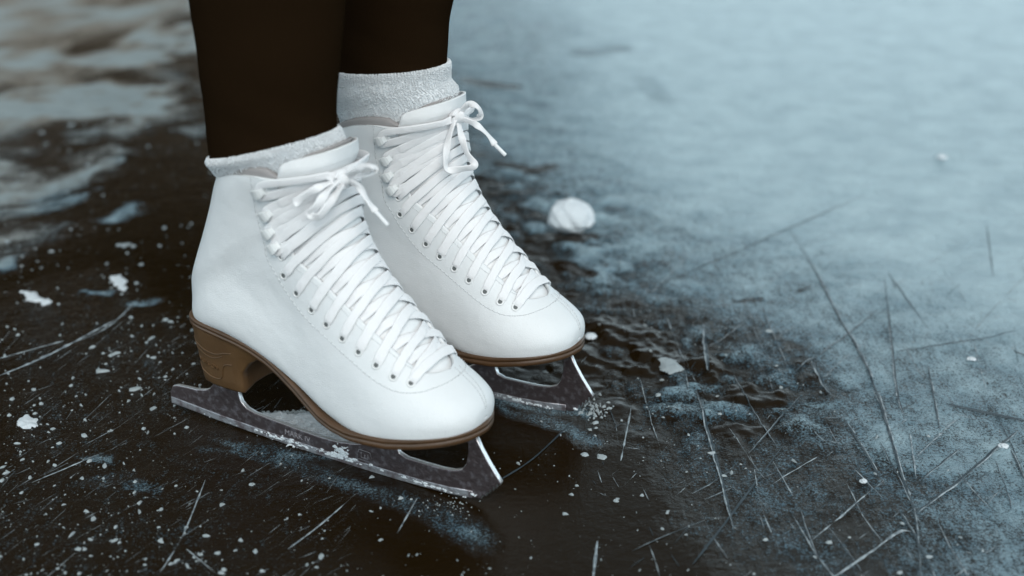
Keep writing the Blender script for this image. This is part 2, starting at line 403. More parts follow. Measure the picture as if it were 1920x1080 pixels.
    # eyelet -> first hooks, hook -> hook, all on top
    def hookpath(side, start, k1, lift):
        t1, v1 = HOOKS[k1]; path = []
        if start is None:
            t0, v0 = EYES[9]; path = [(t0, fl(side, v0), .0002), (t0+.03, fl(side, v0+.022), .0016), (t0+.08, fl(side, .75), .0024)]
        else:
            t0, v0 = HOOKS[start]; dt = .34+.05*start
            path = [(t0-.02, fl(side, v0-.022), .0020), (t0+dt*.8, fl(side, v0-.012), .0020), (t0+dt, fl(side, v0+.03), .0020), (t0+dt+.05, fl(side, v0+.07), .0024)]
        dt1 = .34+.05*k1
        path += [(t0*.65+t1*.35, fl(side, .88), .0012+lift), (t0*.45+t1*.55, 1.0, .0008+lift), (t0*.3+t1*.7-.1, fl(-side, .88), .0012+lift*.5),
                 (t1-dt1-.05, fl(-side, v1+.07), .0022), (t1-dt1, fl(-side, v1+.03), .0020), (t1-dt1*.8, fl(-side, v1-.012), .0020), (t1-.02, fl(-side, v1-.022), .0020)]
        P, Nn = surf(path, 70); ribbon(b, P, Nn, .0068, .0010, wob=.04)
    for side in (-1, 1):
        hookpath(side, None, 0, 0 if side < 0 else .0009)
        for k in range(3): hookpath(side, k, k+1, 0 if side < 0 else .0009)
    kn = np.array(bow['knot'])
    for side in (-1, 1):      # last hooks to the knot
        t0, v0 = HOOKS[3]; P, Nn = surf([(t0-.02, fl(side, v0-.022), .0020), (t0+.38, fl(side, v0-.012), .0020), (t0+.5, fl(side, v0+.03), .0028), (t0+.5, fl(side, v0+.10), .0034), (t0+.35, fl(side, .86), .0045)], 30)
        Q = [P[-1]*(1-a)+kn*a for a in (.35, .7, 1.)]; NQ = [unit(Nn[-1]*(1-a)+np.array([.7, -.3, .6])*a) for a in (.35, .7, 1.)]
        ribbon(b, np.array(list(P)+Q), np.array(list(Nn)+NQ), .0060, .0015)
    lace = b.build('lace', M['lace'], root)
    b = MB()
    up = np.array(bow.get('n', [.45, -.75, .45]))
    rows = []
    for i in range(9):        # the knot: a squashed wrapped bundle
        a = (i/8-.5)*math.pi
        rows.append([kn+np.array([.0062*math.sin(a), 0, .003*math.sin(a)])+(np.array([0, 1, 0])*math.cos(x)*.0048+np.array([-.35, 0, .93])*math.sin(x)*.0054)*(math.cos(a)**.6+.02)*(1+.08*math.sin(3*x+i)) for x in np.linspace(0, 2*math.pi, 16, endpoint=False)])
    b.grid(rows, closed=True, cap0=True, cap1=True)
    tube(b, [kn+np.array([.001+.0054*math.cos(a)*.3, .0052*math.cos(a), .0058*math.sin(a)]) for a in np.linspace(0, 6.28, 24)], .0017, 8)
    for pth, wd in bow['strips']:
        P = crv(pth, 14*len(pth)); Nn = []
        for i in range(len(P)):
            T = unit(P[min(i+1, len(P)-1)]-P[max(i-1, 0)]); q = unit(np.cross(T, up)); Nn.append(unit(np.cross(q, T)*.55+q*.8*math.sin(i*.11+.6)))
        ribbon(b, P, np.array(Nn), wd, .0013)
    bo = b.build('lace_bow', M['lace'], root)
    b = MB()
    for pth in bow['aglets']: tube(b, crv(pth, 8), .0016, 10)
    b.build('lace_tip', M['aglet'], bo)
    # tongue emblem: a thin outline of two legs meeting in a point
    b = MB()
    for pl in ([(16.55,.885),(17.2,.915),(17.3,.925),(17.2,.94),(16.5,.99)],):
        P, Nn = surf([(t, v, -.0028) for t, v in pl], 30); tube(b, P, .00035, 6)
    b.build('emblem', M['threadhole'], tg)
    # ---------------- sole
    s, w_ = sole_outline(m, 70); b = MB()
    rings(b, s, w_, m, [(-.0020, lambda x: zsole(x)+.0010), (.0012, lambda x: zsole(x)+.0008), (.0016, lambda x: zsole(x)-.0002), (.0016, lambda x: zsole(x)-.0018), (.0009, lambda x: zsole(x)-.0024),
                       (.0009, lambda x: zsole(x)-.0028), (.0015, lambda x: zsole(x)-.0033), (.0014, lambda x: zsole(x)-.0052-.0012*smooth((x-.2)/.03)), (.0004, lambda x: zsole(x)-.0060-.0012*smooth((x-.2)/.03))])
    b.build('sole', M['sole'], root)
    # ---------------- heel block
    b = MB(); hk = [(.0470,0),(.0476,.010),(.0510,.0190),(.058,.0248),(.068,.0278),(.080,.0288),(.092,.0286),(.0985,.0280),(.1005,.0268),(.0985,.0180),(.0960,.009),(.0950,0)]
    hk = np.array(hk); n = len(hk); rows = []
    loop = [(p[0], -p[1]) for p in hk]+[(p[0], p[1]) for p in hk[-2:0:-1]]
    for z, sc_, sh in ((.1000, 1.06, -.0046), (.0925, 1.05, -.0038), (.086, 1.035, -.0030), (.080, 1.02, -.0022), (.070, 1.0, -.0010), (.060, .985, .0004), (.0535, .975, .0012), (.0520, .955, .0014)):
        row = []
        for x, y in loop:
            fr = smooth((x-.088)/.010); xx = x+sh*(1-fr)+fr*(.030*smooth((z-.066)/.030)**1.5)
            zz = z - fr*.0 
            zz = min(zz, zsole(xx)-.0045); row.append((xx, y*sc_+m*inward(xx), zz))
        rows.append(row)
    b.grid(rows, closed=True, cap1=True)
    heel = b.build('heel', M['heel'], root)
    # moulded ribs and raised lettering on both flanks
    b = MB()
    for side in (-1, 1):
        def hp(x, z, o=.0002):
            yy = np.interp(x, [.047,.0476,.051,.058,.068,.080,.092,.0985,.1005], [0,.010,.019,.0248,.0278,.0288,.0286,.0280,.0268])
            k = np.interp(z, [.052,.0535,.06,.07,.08,.086], [.955,.975,.985,1,1.02,1.035]); sh_ = np.interp(z, [.0535,.06,.07,.08,.086], [.0012,.0004,-.001,-.0022,-.003])
            return np.array([x+sh_*(1-smooth((x-.088)/.01)), side*(yy*k+o)+m*inward(x), z])
        for pl, r in (([(.0495,.0865),(.056,.0850),(.066,.0822),(.075,.0808),(.082,.0815),(.088,.0835),(.094,.0850)], .00055), ([(.0480,.0645),(.055,.0628),(.064,.0600),(.073,.0590),(.079,.0602),(.082,.0640),(.0835,.069),(.087,.0735),(.093,.0750)], .00055), ([(.0485,.0825),(.056,.0808),(.066,.0780),(.074,.0768),(.080,.0780),(.086,.0806)], .0004)):
            tube(b, [hp(x, z) for x, z in crv(pl, 30)], r, 6)
    b.build('moulded_rib', M['heel'], heel)
    o_ = hp(.0520, .0700)
    ang = math.atan2(.0060, .014)
    for side in (-1,):
        for i, ch in enumerate('JACKSON'):
            x = .0525+i*.0037; z = .0705-(i*.0037)*.13
            yy = np.interp(x, [.047,.0476,.051,.058,.068,.080,.092], [0,.010,.019,.0248,.0278,.0288,.0286]); y2 = np.interp(x+.001, [.047,.0476,.051,.058,.068,.080,.092], [0,.010,.019,.0248,.0278,.0288,.0286])
            text_mesh('embossed_letter', ch, .0052, .0004, M['heel'], heel, (x-.0006, -yy-.0003+m*inward(x), z), (.001, -(y2-yy)-0.0, -.00013), (0, 0, 1))
    # ---------------- blade
    bl = [(-.0035,.0110),(-.0032,.0150),(-.0005,.0205),(.0035,.0222),(.012,.0230),(.0255,.0238),(.0350,.0260),(.0410,.0290),(.0450,.0340),(.0475,.0400),(.0490,.0530),
          (.0705,.0530),(.0700,.0400),(.0705,.0320),(.0725,.0255),(.0780,.0208),(.0860,.0186),(.1072,.0172),(.130,.0158),(.1493,.0150),(.168,.0156),(.1850,.0185),(.1980,.0230),(.2090,.0300),(.2130,.0360),(.2150,.0500),
          (.2920,.0560),(.2965,.0470),(.3035,.0360),(.3090,.0285),(.3125,.0240),
          (.3118,.0222),(.3090,.0228),(.3088,.0190),(.3064,.0198),(.3060,.0160),(.3036,.0168),(.3030,.0130),(.3006,.0136),(.3000,.0098),(.2975,.0100),(.2960,.0062),
          (.2900,.0052),(.2700,.0026),(.2480,.0012),(.2200,.0004),(.1900,.0000),(.1600,.0000),(.1200,.0006),(.0900,.0014),(.0500,.0028),(.0200,.0046),(0,.0058)]
    hole = [(.2235,.0380),(.2225,.0290),(.2250,.0225),(.2320,.0200),(.2486,.0200),(.2640,.0204),(.2740,.0218),(.2810,.0250),(.2850,.0310),(.2868,.0400),(.2870,.0500),(.2245,.0480)]
    blade = curve_plate('blade', bl, [hole], .0040, M['steel'], root, bevel=.0007)
    me = blade.data; me.materials.append(M['edge'])
    zmin = .014
    for p in me.polygons:
        nrm = p.normal
        if abs(nrm.y) < .8 and p.center.x > .294 and p.center.z < .024: p.material_index = 1
        if abs(nrm.y) < .8 and p.center.z > .0145 and nrm.z > -.2: p.material_index = 1
    low = [(p[0], p[1]) for p in bl[::-1][:11]]      # runner band along the ice
    band = [(-.0030,.0058),(.02,.0046),(.05,.0028),(.09,.0014),(.12,.0006),(.16,0),(.19,0),(.22,.0004),(.248,.0012),(.27,.0026),(.289,.0050)]
    up_ = [(x, z+.0046) for x, z in reversed(band)]
    curve_plate('runner', [(x, z-.0002) for x, z in band]+up_, [], .0052, M['chrome'], blade, bevel=.0005)
    for (x0, x1, ww, zf) in ((.045, .093, .021, lambda x: .0522), (.196, .290, .024, lambda x: zsole(x)-.0074)):
        b = MB(); n = 14; rows = []          # mounting plate
        for z_ in (-.0022, 0):
            row = []
            for i in range(n): x = x0+(x1-x0)*i/(n-1); k = math.sin(math.pi*min(max((i+.6)/(n+.2), .0), 1))**.35; row.append((x, -ww*k+m*inward(x)*.6, zf(x)+z_))
            for i in range(n-1, -1, -1): x = x0+(x1-x0)*i/(n-1); k = math.sin(math.pi*min(max((i+.6)/(n+.2), .0), 1))**.35; row.append((x, ww*k+m*inward(x)*.6, zf(x)+z_))
            rows.append(row)
        b.grid(rows, closed=True, cap0=True, cap1=True)
        b.build('mounting_plate', M['steel'], blade, smooth=False)
    # snow scraped up along the blade
    b = MB()
    for i in range(230):
        x = random.choice([random.gauss(.155, .020), random.gauss(.105, .010), random.gauss(.172, .005), random.gauss(.172, .005), random.uniform(.02, .30), random.gauss(.255, .012)]); z = abs(random.gauss(0, .0014 if x < .165 or x > .178 else .0055))+.0026
        if x > .285: z += .004
        big = i < 95; rx = random.uniform(.0014, .0036) if big else random.uniform(.0004, .0009); rz_ = random.uniform(.0006, .0014) if big else random.uniform(.0003, .0008)
        nn_ = 9; ph = random.uniform(0, 6.28); ou = []; tp = []
        for q in range(nn_):
            a_ = ph+2*math.pi*q/nn_; kx = random.uniform(.6, 1.3); ou.append((x+rx*kx*math.cos(a_), -.0020, z+rz_*kx*math.sin(a_))); tp.append((x+rx*kx*.6*math.cos(a_), -.0027-random.uniform(0, .0006), z+rz_*kx*.6*math.sin(a_)))
        b.add(ou+tp+[(x, -.0032, z)], [(q, (q+1) % nn_, nn_+(q+1) % nn_, nn_+q) for q in range(nn_)]+[(nn_+q, nn_+(q+1) % nn_, 2*nn_) for q in range(nn_)])
    tag(b.build('snow_crust', M['snow'], blade), kind='stuff')
    if m > 0:
        tx = (.9995, 0, -.03); ty = (.03, 0, 1)
        text_mesh('etched_lettering', 'MARK IV', .0066, .0001, M['engrave'], blade, (.116, -.0021, .0088), tx, ty)
        b = MB()
        for pl in ([(.186,.0075),(.2015,.0070),(.1985,.0155),(.1885,.0160),(.186,.0075)], [(.1905,.0138),(.1900,.0095),(.1965,.0092),(.1965,.0132)], [(.1935,.0094),(.1937,.0125)]):
            tube(b, [(x, -.0021, z) for x, z in pl], .0003, 5)
        b.build('etched_emblem', M['engrave'], blade)
    return root

NB = dict(knot=(0.1977,-0.0180,0.2372), strips=[([(0.2014,-0.0180,0.2398), (0.2122,-0.0200,0.2463), (0.2236,-0.0220,0.2524), (0.2277,-0.0200,0.2499), (0.2188,-0.0160,0.2432), (0.2074,-0.0140,0.2396), (0.2007,-0.0160,0.2372)], .0052), ([(0.1980,-0.0220,0.2377), (0.1951,-0.0300,0.2320), (0.1916,-0.0380,0.2231), (0.1868,-0.0400,0.2171), (0.1934,-0.0380,0.2165), (0.1977,-0.0280,0.2268), (0.2028,-0.0220,0.2362)], .0066), ([(0.2006,-0.0160,0.2364), (0.2088,-0.0140,0.2333), (0.2149,-0.0120,0.2230), (0.2197,-0.0100,0.2155), (0.2281,-0.0080,0.2063)][:4], .0050), ([(0.1955,-0.0200,0.2367), (0.1908,-0.0300,0.2350), (0.1831,-0.0380,0.2300), (0.1768,-0.0440,0.2239)], .0060)],
          aglets=[[(0.2006,-0.0160,0.2364), (0.2088,-0.0140,0.2333), (0.2149,-0.0120,0.2230), (0.2197,-0.0100,0.2155), (0.2281,-0.0080,0.2063)][3:]])
FB = dict(knot=(0.1953,-0.0100,0.2429), strips=[([(0.1977,-0.0100,0.2458), (0.2055,-0.0100,0.2544), (0.2144,-0.0100,0.2530), (0.2135,-0.0060,0.2451), (0.2052,-0.0040,0.2410), (0.1973,-0.0060,0.2422)], .0056), ([(0.1952,-0.0140,0.2413), (0.1948,-0.0220,0.2296), (0.1951,-0.0280,0.2141), (0.1968,-0.0280,0.2057), (0.2068,-0.0220,0.2063), (0.2150,-0.0180,0.2090), (0.2074,-0.0160,0.2169), (0.2016,-0.0140,0.2285), (0.1967,-0.0100,0.2396)], .0060), ([(0.1996,-0.0100,0.2422), (0.2098,-0.0080,0.2392), (0.2191,-0.0060,0.2322), (0.2255,-0.0040,0.2235), (0.2338,-0.0020,0.2155)][:4], .0052)],
          aglets=[[(0.1996,-0.0100,0.2422), (0.2098,-0.0080,0.2392), (0.2191,-0.0060,0.2322), (0.2255,-0.0040,0.2235), (0.2338,-0.0020,0.2155)][3:]])
NEAR_LOC, NEAR_RZ = (-.27914, .94418, 0), R(-29.726)
FAR_LOC, FAR_RZ = (-.2110, 1.06737, 0), R(-27.726)
near = make_skate(NEAR_LOC, NEAR_RZ, 1, 'white laced figure skate in front, its brown heel and whole blade in view', NB)
far = make_skate(FAR_LOC, FAR_RZ, -1, 'white laced figure skate behind the other, its heel and rear blade hidden', FB)

# ------------------------------------------------------------------ person wearing the skates
def tf(loc, rz, p):
    c, s = math.cos(rz), math.sin(rz); return np.array([loc[0]+p[0]*c-p[1]*s, loc[1]+p[0]*s+p[1]*c, loc[2]+p[2]])
def ring(loc, rz, cs, cz, slope, a, b, n=96, yc=0):
    return [tf(loc, rz, (cs+a*math.cos(x), yc+b*math.sin(x), cz+slope*a*math.cos(x))) for x in np.linspace(0, 2*math.pi, n, endpoint=False)]
FEET = [(NEAR_LOC, NEAR_RZ, .1245, .2460, .29), (FAR_LOC, FAR_RZ, .1270, .2730, .09)]
mid = (tf(NEAR_LOC, NEAR_RZ, (.10, 0, 0))+tf(FAR_LOC, FAR_RZ, (.10, 0, 0)))/2
fw = np.array([math.cos(NEAR_RZ), math.sin(NEAR_RZ), 0]); sdv = np.array([-fw[1], fw[0], 0])
def skin(name, verts, edges, material, parent=None, root=0, sub=2):
    me = bpy.data.meshes.new(name); me.from_pydata([tuple(v[0]) for v in verts], edges, [])
    o = link(bpy.data.objects.new(name, me)); sk = o.modifiers.new('skin', 'SKIN'); sk.use_smooth_shade = True
    for i, v in enumerate(verts):
        me.skin_vertices[0].data[i].radius = (v[1], v[2] if len(v) > 2 else v[1]); me.skin_vertices[0].data[i].use_root = (i == root)
    ss = o.modifiers.new('sub', 'SUBSURF'); ss.levels = ss.render_levels = sub
    dg = bpy.context.evaluated_depsgraph_get(); m2 = bpy.data.meshes.new_from_object(o.evaluated_get(dg)); m2.name = name
    bpy.data.objects.remove(o); m2.materials.clear(); m2.materials.append(material)
    m2.polygons.foreach_set('use_smooth', [True]*len(m2.polygons))
    o = bpy.data.objects.new(name, m2); return link(o, parent)
def pt(f, s, z): return mid+fw*f+sdv*s+np.array([0, 0, z])
V = [(pt(.0,0,.98),.13,.11),(pt(-.01,0,1.12),.115,.10),(pt(-.01,0,1.28),.125,.10),(pt(-.005,0,1.42),.11,.09),(pt(.0,0,1.50),.05),(pt(.01,0,1.56),.05),(pt(.02,0,1.63),.075,.085),(pt(.02,0,1.72),.07,.08)]
Ed = [(i, i+1) for i in range(7)]
for sg, (loc, rz, cs, cz, sl_) in zip((-1, 1), FEET):
    b0 = len(V)
    V += [(pt(.01, sg*.09, .90),.08), (pt(.03, sg*.085, .72),.066), (tf(loc, rz, (.155,0,.52)),.050), (tf(loc, rz, (.130,0,.37)),.046), (tf(loc, rz, (.122,0,.24)),.034), (tf(loc, rz, (.11,0,.15)),.026)]
    Ed += [(0, b0)]+[(b0+i, b0+i+1) for i in range(5)]
    a0 = len(V); V += [(pt(-.01, sg*.17, 1.42),.05), (pt(-.05, sg*.24, 1.18),.038), (pt(.07, sg*.19, 1.02),.028), (pt(.11, sg*.13, 1.00),.030)]
    Ed += [(3, a0)]+[(a0+i, a0+i+1) for i in range(3)]
person = skin('person', V, Ed, M['skin'])
tag(person, 'person in dark leggings and fluffy white socks standing on the ice in skates', 'person')
# leggings: two tubes joined at the hips
b = MB()
for sg, (loc, rz, cs, cz, sl_) in zip((-1, 1), FEET):
    fd = .0; rows = []
    prof = [(cs, cz-.006, sl_, .0475, .0375), (cs, cz-.002, sl_, .0492, .0392), (cs, cz+.001, sl_, .0495, .0395), (cs+.0003, cz+.012, sl_*.9, .0498, .0398), (cs+.001, cz+.035, sl_*.6, .0510, .0408), (cs+.003, max(.318, cz+.058), .05, .0545, .0430), (cs+.006, .372, 0, .0590, .0465), (cs+.012, .41, 0, .0625, .0500), (cs+.022, .47, 0, .0590, .0500), (cs+.032, .53, 0, .0620, .0540)]
    for k, (a, z, s_, ra, rb) in enumerate(prof): rows.append((a, z, s_, ra, rb))
    R2 = crv(rows, 46)
    out = [ring(loc, rz, *r) for r in R2]
    top = out[-1]; ctr = np.mean(top, axis=0)
    for k in range(1, 9):
        q = k/8; c = ctr*(1-q)+pt(.005, sg*.088, .94)*q; ra = .062+.030*q
        out.append([c+fw*ra*math.cos(x)+sdv*ra*.95*math.sin(x) for x in np.linspace(0, 2*math.pi, 96, endpoint=False)])
    # faint folds
    for i, r in enumerate(out[:46]):
        for j in range(len(r)):
            x = j/96*2*math.pi; z = r[j][2]; c_ = np.mean(r, axis=0); dv = unit(r[j]-c_)
            r[j] = r[j]+dv*.0006*(math.sin(z*150+2*x+1.3*math.sin(x*2+z*30))*math.exp(-max(z-cz-.01, 0)/.05)+.5*math.sin(z*80-x*2))*(min(1, i/3))
    b.grid(out, closed=True)
hip = [[pt(0,0,z)+fw*f_*math.cos(x)+sdv*s_*math.sin(x) for x in np.linspace(0, 2*math.pi, 48, endpoint=False)] for z, f_, s_ in ((.86,.02,.03),(.89,.08,.13),(.94,.105,.165),(1.0,.11,.165),(1.06,.10,.14))]
b.grid(hip, closed=True, cap0=True)
b.build('leggings', M['leggings'], person)
coat = [[pt(0,0,z)+fw*f_*math.cos(x)+sdv*s_*math.sin(x) for x in np.linspace(0, 2*math.pi, 64, endpoint=False)] for z, f_, s_ in ((.80,.150,.205),(.83,.158,.212),(.98,.150,.20),(1.12,.135,.175),(1.30,.145,.195),(1.42,.12,.19),(1.47,.08,.12),(1.52,.062,.066),(1.55,.066,.07))]
b = MB(); b.grid(coat, closed=True)
for sg in (-1, 1):
    tube(b, crv([pt(-.01, sg*.15, 1.43), pt(-.02, sg*.20, 1.36), pt(-.055, sg*.245, 1.18), pt(.02, sg*.235, 1.07), pt(.115, sg*.16, 1.0)], 24), [.066]*6+[.06]*8+[.055]*10, 20)
b.build('coat', M['coat'], person)
hr = []
for i in range(14):
    a = math.pi*i/13; hr.append([pt(.0-.02*math.cos(a), 0, 1.68)+np.array([0,0,.125*math.cos(a)-.02])+(fw*.098*math.cos(x)*(1 if math.cos(x) < .2 else .8)+sdv*.090*math.sin(x))*math.sin(a) for x in np.linspace(0, 2*math.pi, 32, endpoint=False)])
b = MB(); b.grid(hr, closed=True); b.build('hair', M['hair'], person)
b = MB()      # plain face features under the hairline
for sg in (-1, 1): tube(b, [pt(.098, sg*.032, 1.665), pt(.101, sg*.032, 1.665)], [.011, .006], 12)
tube(b, [pt(.096, 0, 1.665), pt(.118, 0, 1.635), pt(.100, 0, 1.628)], [.006, .011, .006], 12)
tube(b, [pt(.096, -.022, 1.600), pt(.104, 0, 1.598), pt(.096, .022, 1.600)], [.004, .006, .004], 10)
b.build('face', M['skin'], person)
# socks of terry cloth
for nearfoot, (loc, rz, cs, cz, sl_) in zip((True, False), FEET):
    if nearfoot: prof = [(.134,.195,.25,.0440,.0290),(.136,.222,.27,.0475,.0315),(.1345,.230,.27,.0510,.0335),(.1312,.2350,.27,.0540,.0352),(.1275,.2410,.28,.0530,.0390),(.1250,.2450,.29,.0520,.0420),(.1248,.2475,.29,.0508,.0408),(.1248,.2460,.29,.0498,.0396),(.1248,.240,.29,.0480,.038)]
    else: prof = [(.134,.195,.25,.0440,.0290),(.136,.225,.27,.0480,.0315),(.1355,.238,.25,.0515,.0335),(.133,.250,.20,.0530,.0365),(.1285,.258,.15,.0508,.0395),(.1275,.2680,.10,.0510,.0408),(.1272,.2730,.09,.0515,.0412),(.1272,.2745,.09,.0508,.0405),(.1272,.2730,.09,.0498,.0396),(.1272,.264,.09,.0480,.038)]
    R2 = crv(prof, 60); b = MB(); out = [ring(loc, rz, *r, n=120) for r in R2]; b.grid(out, closed=True)
    O3 = np.array(out); lim = int(60*(len(prof)-2.2)/(len(prof)-1))
    for i in range(27000):          # terry loops, thick round the top rim
        r_ = random.uniform(8, lim) if i < 23000 else random.gauss(lim+.8, 1.4)
        r_ = min(max(r_, 2), 57); j = random.uniform(0, 120); i0 = int(r_); j0 = int(j) % 120
        p = O3[i0, j0]*(1-(j-int(j)))+O3[i0, (j0+1) % 120]*(j-int(j)); p = p*(1-(r_-i0))+O3[min(i0+1, 59), j0]*(r_-i0)
        T1 = unit(O3[i0, (j0+1) % 120]-O3[i0, j0]); T2 = unit(O3[min(i0+1,59), j0]-O3[i0-1, j0]); N_ = unit(np.cross(T1, T2))
        sz = random.uniform(.00035, .00075)*(1 if i < 23000 else 1.7); q = p+N_*random.uniform(.0000, .0010)
        a = random.uniform(0, 6.28); U1 = T1*math.cos(a)+T2*math.sin(a); U2 = T2*math.cos(a)-T1*math.sin(a)
        b.add([q+U1*sz*1.3, q-U1*sz*1.3, q+U2*sz*.7, q-U2*sz*.7, q+N_*sz*1.1+U1*sz*.5, q-N_*sz*.6], [(0,2,4),(2,1,4),(1,3,4),(3,0,4),(2,0,5),(1,2,5),(3,1,5),(0,3,5)])
    b.build('sock', M['sock'], person)

# ------------------------------------------------------------------ ice
class Noise:
    def __init__(s, seed): s.t = np.random.default_rng(seed).random((256, 256))
    def one(s, x, y):
        xi = np.floor(x).astype(int); yi = np.floor(y).astype(int); fx = x-xi; fy = y-yi
        fx = fx*fx*(3-2*fx); fy = fy*fy*(3-2*fy); g = lambda a, b_: s.t[a & 255, b_ & 255]
        return (g(xi, yi)*(1-fx)+g(xi+1, yi)*fx)*(1-fy)+(g(xi, yi+1)*(1-fx)+g(xi+1, yi+1)*fx)*fy
    def fbm(s, x, y, o=4, r=.5):
        v = 0; a = 1; t = 0
        for k in range(o): v = v+a*s.one(x*2**k+17*k, y*2**k+31*k); t += a; a *= r
        return v/t
def axis(a, b_, step, far, g=1.09):
    x = list(np.arange(a, b_+1e-9, step)); d_ = step; lo = a; hi = b_
    L = []; H = []
    while -lo < far or hi < far:
        d_ *= g
        if -lo < far: lo -= d_; L.append(lo)
        if hi < far: hi += d_; H.append(hi)
    return np.array(L[::-1]+x+H)
X = axis(-.62, .95, .0024, 300); Yc = axis(.74, 2.0, .0024, 300)
GX, GY = np.meshgrid(X, Yc, indexing='ij'); PX, PY = GX.ravel(), GY.ravel()
def dist(poly):
    P = np.array([gp(*q[:2]) for q in poly]); W = np.array([q[2] if len(q) > 2 else 0 for q in poly], float)
    best = np.full(PX.shape, 9.); bw = np.zeros(PX.shape)
    for i in range(len(P)-1):
        a, b2 = P[i], P[i+1]; dv = b2-a; L = dv@dv
        t = np.clip(((PX-a[0])*dv[0]+(PY-a[1])*dv[1])/L, 0, 1); d_ = np.hypot(PX-a[0]-t*dv[0], PY-a[1]-t*dv[1])
        k = d_ < best; best = np.where(k, d_, best); bw = np.where(k, W[i]*(1-t)+W[i+1]*t, bw)
    return best, bw
def inside(poly):
    P = np.array([gp(*q) for q in poly]); r = np.zeros(PX.shape, bool); n = len(P)
    for i in range(n):
        a, b2 = P[i], P[(i+1) % n]
        c = ((a[1] > PY) != (b2[1] > PY)) & (PX < (b2[0]-a[0])*(PY-a[1])/(b2[1]-a[1]+1e-12)+a[0]); r ^= c
    return r
def sst(a, b_, x): x = np.clip((x-a)/(b_-a), 0, 1); return x*x*(3-2*x)
N1, N2, N3 = Noise(1), Noise(2), Noise(3)
nA = N1.fbm(PX*9, PY*9, 5)-.5; nB = N2.fbm(PX*40, PY*40, 4)-.5
frost_sheen = np.zeros(PX.shape)
def region(poly, soft, amt, wob=.05):
    global frost_sheen
    d_, _ = dist(list(poly)+[poly[0]]); sd_ = np.where(inside(poly), d_, -d_)+nA*wob*2+nB*wob*.4
    frost_sheen = np.maximum(frost_sheen, amt*sst(-soft, soft, sd_))
# the rime covered side, denser away from the skater; paints the sky sheen in too
region([(600,-150),(780,100),(850,330),(1010,470),(1210,570),(1400,640),(1640,1000),(1700,1300),(2500,1500),(2600,-200),(2000,-240)], .10, .64)
region([(800,-150),(960,60),(960,270),(1140,440),(1430,540),(1700,700),(2200,980),(2600,700),(2600,-200)], .26, .97, .05)
region([(1080,560),(1150,760),(1300,820),(1560,800),(1500,600),(1200,520)], .09, .36, .06)
region([(1250,800),(1300,1100),(1700,1200),(1650,850),(1400,780)], .06, .36, .06)
def streak(poly, amt, soft=.6, wob=.009):
    """poly of (u, v, half width m)"""
    global frost_sheen
    d_, w_ = dist(poly); frost_sheen = np.maximum(frost_sheen, amt*sst(1+soft, 1-soft, (d_+nB*wob*2)/np.maximum(w_, 1e-4))*(1+1.2*nB))
streak([(380,840,.004),(450,848,.008),(560,875,.010),(650,905,.010),(740,935,.011),(820,965,.012),(880,995,.014),(900,1015,.012)], .36)
streak([(640,860,.003),(500,850,.012),(420,830,.006)], .36)
streak([(870,700,.006),(930,742,.014),(1010,765,.010),(1100,775,.008)], .46)
streak([(905,735,.006),(960,775,.006),(1060,800,.010),(1110,830,.010)], .42)

streak([(160,860,.004),(200,862,.010),(215,870,.006)], .42); streak([(250,905,.006),(285,915,.004)], .45); 
streak([(190,900,.012),(230,890,.01)], .3)
# blurred streaks of old snow, upper left
for poly, a in (([(-60,380,.03),(60,365,.035),(140,335,.022),(215,300,.008)], .80), ([(-60,410,.02),(100,385,.02),(170,360,.008)], .6), ([(-40,250,.05),(40,225,.05),(110,215,.02)], .62),
                ([(-80,150,.10),(60,140,.07),(130,170,.03)], .5), ([(-100,60,.25),(60,50,.16),(200,40,.10),(330,0,.06)], .55), ([(-60,-60,.3),(200,-40,.3),(340,-60,.2)], .5), ([(0,500,.012),(20,482,.012),(60,472,.006)], .75),
                ([(210,410,.014),(235,395,.016),(245,385,.01)], .6), ([(230,215,.02),(300,225,.018),(330,200,.015)], .45), ([(150,250,.02),(210,240,.02)], .4), ([(160,140,.02),(240,110,.03),(330,150,.02)], .35),
                ([(160,545,.004),(200,552,.006)], .7), ([(245,572,.010),(275,570,.008)], .6), ([(120,420,.008),(60,450,.02),(10,460,.02)], .4)):
    streak(poly, a, .8, .02)
frost_sheen += .26*np.clip(sst(.9, 2.6, PY)*sst(-.1, -.5, PX/np.maximum(PY, .1)*2.2), 0, 1)   # thin old snow over the far left
frost_sheen = np.clip(frost_sheen, 0, 1)
# brown tree reflection painted into the ice colour, upper left: wide and patchy
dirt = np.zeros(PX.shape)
def paint_reflection(poly, soft, amt, fr):
    global dirt, frost_sheen
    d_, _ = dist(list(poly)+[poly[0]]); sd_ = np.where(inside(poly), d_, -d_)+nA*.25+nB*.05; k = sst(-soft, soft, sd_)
    dirt = np.maximum(dirt, amt*k); frost_sheen = np.maximum(frost_sheen, fr*k*(.70+4.2*nA+1.3*nB))
paint_reflection([(-200,-120),(420,-120),(400,200),(330,240),(180,255),(-200,330)], .18, .85, .85)
paint_reflection([(-100,300),(60,300),(250,240),(230,330),(60,440),(-100,520)], .07, .6, .48)
frost_sheen = np.clip(frost_sheen, 0, 1); dirt = dirt*(1-.55*sst(.7, 1, frost_sheen))
lump = N3.fbm(PX*34, PY*34, 4)-.5; fine = N1.fbm(PX*110, PY*110, 3)-.5
rough_zone = np.zeros(PX.shape)
d_, _ = dist([(1130,640),(1250,690),(1350,730)]); rough_zone = np.maximum(rough_zone, sst(.16, .03, d_))
d_, _ = dist([(900,340),(1000,400),(1100,520)]); rough_zone = np.maximum(rough_zone, .7*sst(.16, .03, d_))
d_, _ = dist([(1600,820),(1800,950),(1850,1050)]); rough_zone = np.maximum(rough_zone, .25*sst(.25, .05, d_))
frost_sheen = np.clip(frost_sheen+rough_zone*(lump*1.5-.12), 0, 1)
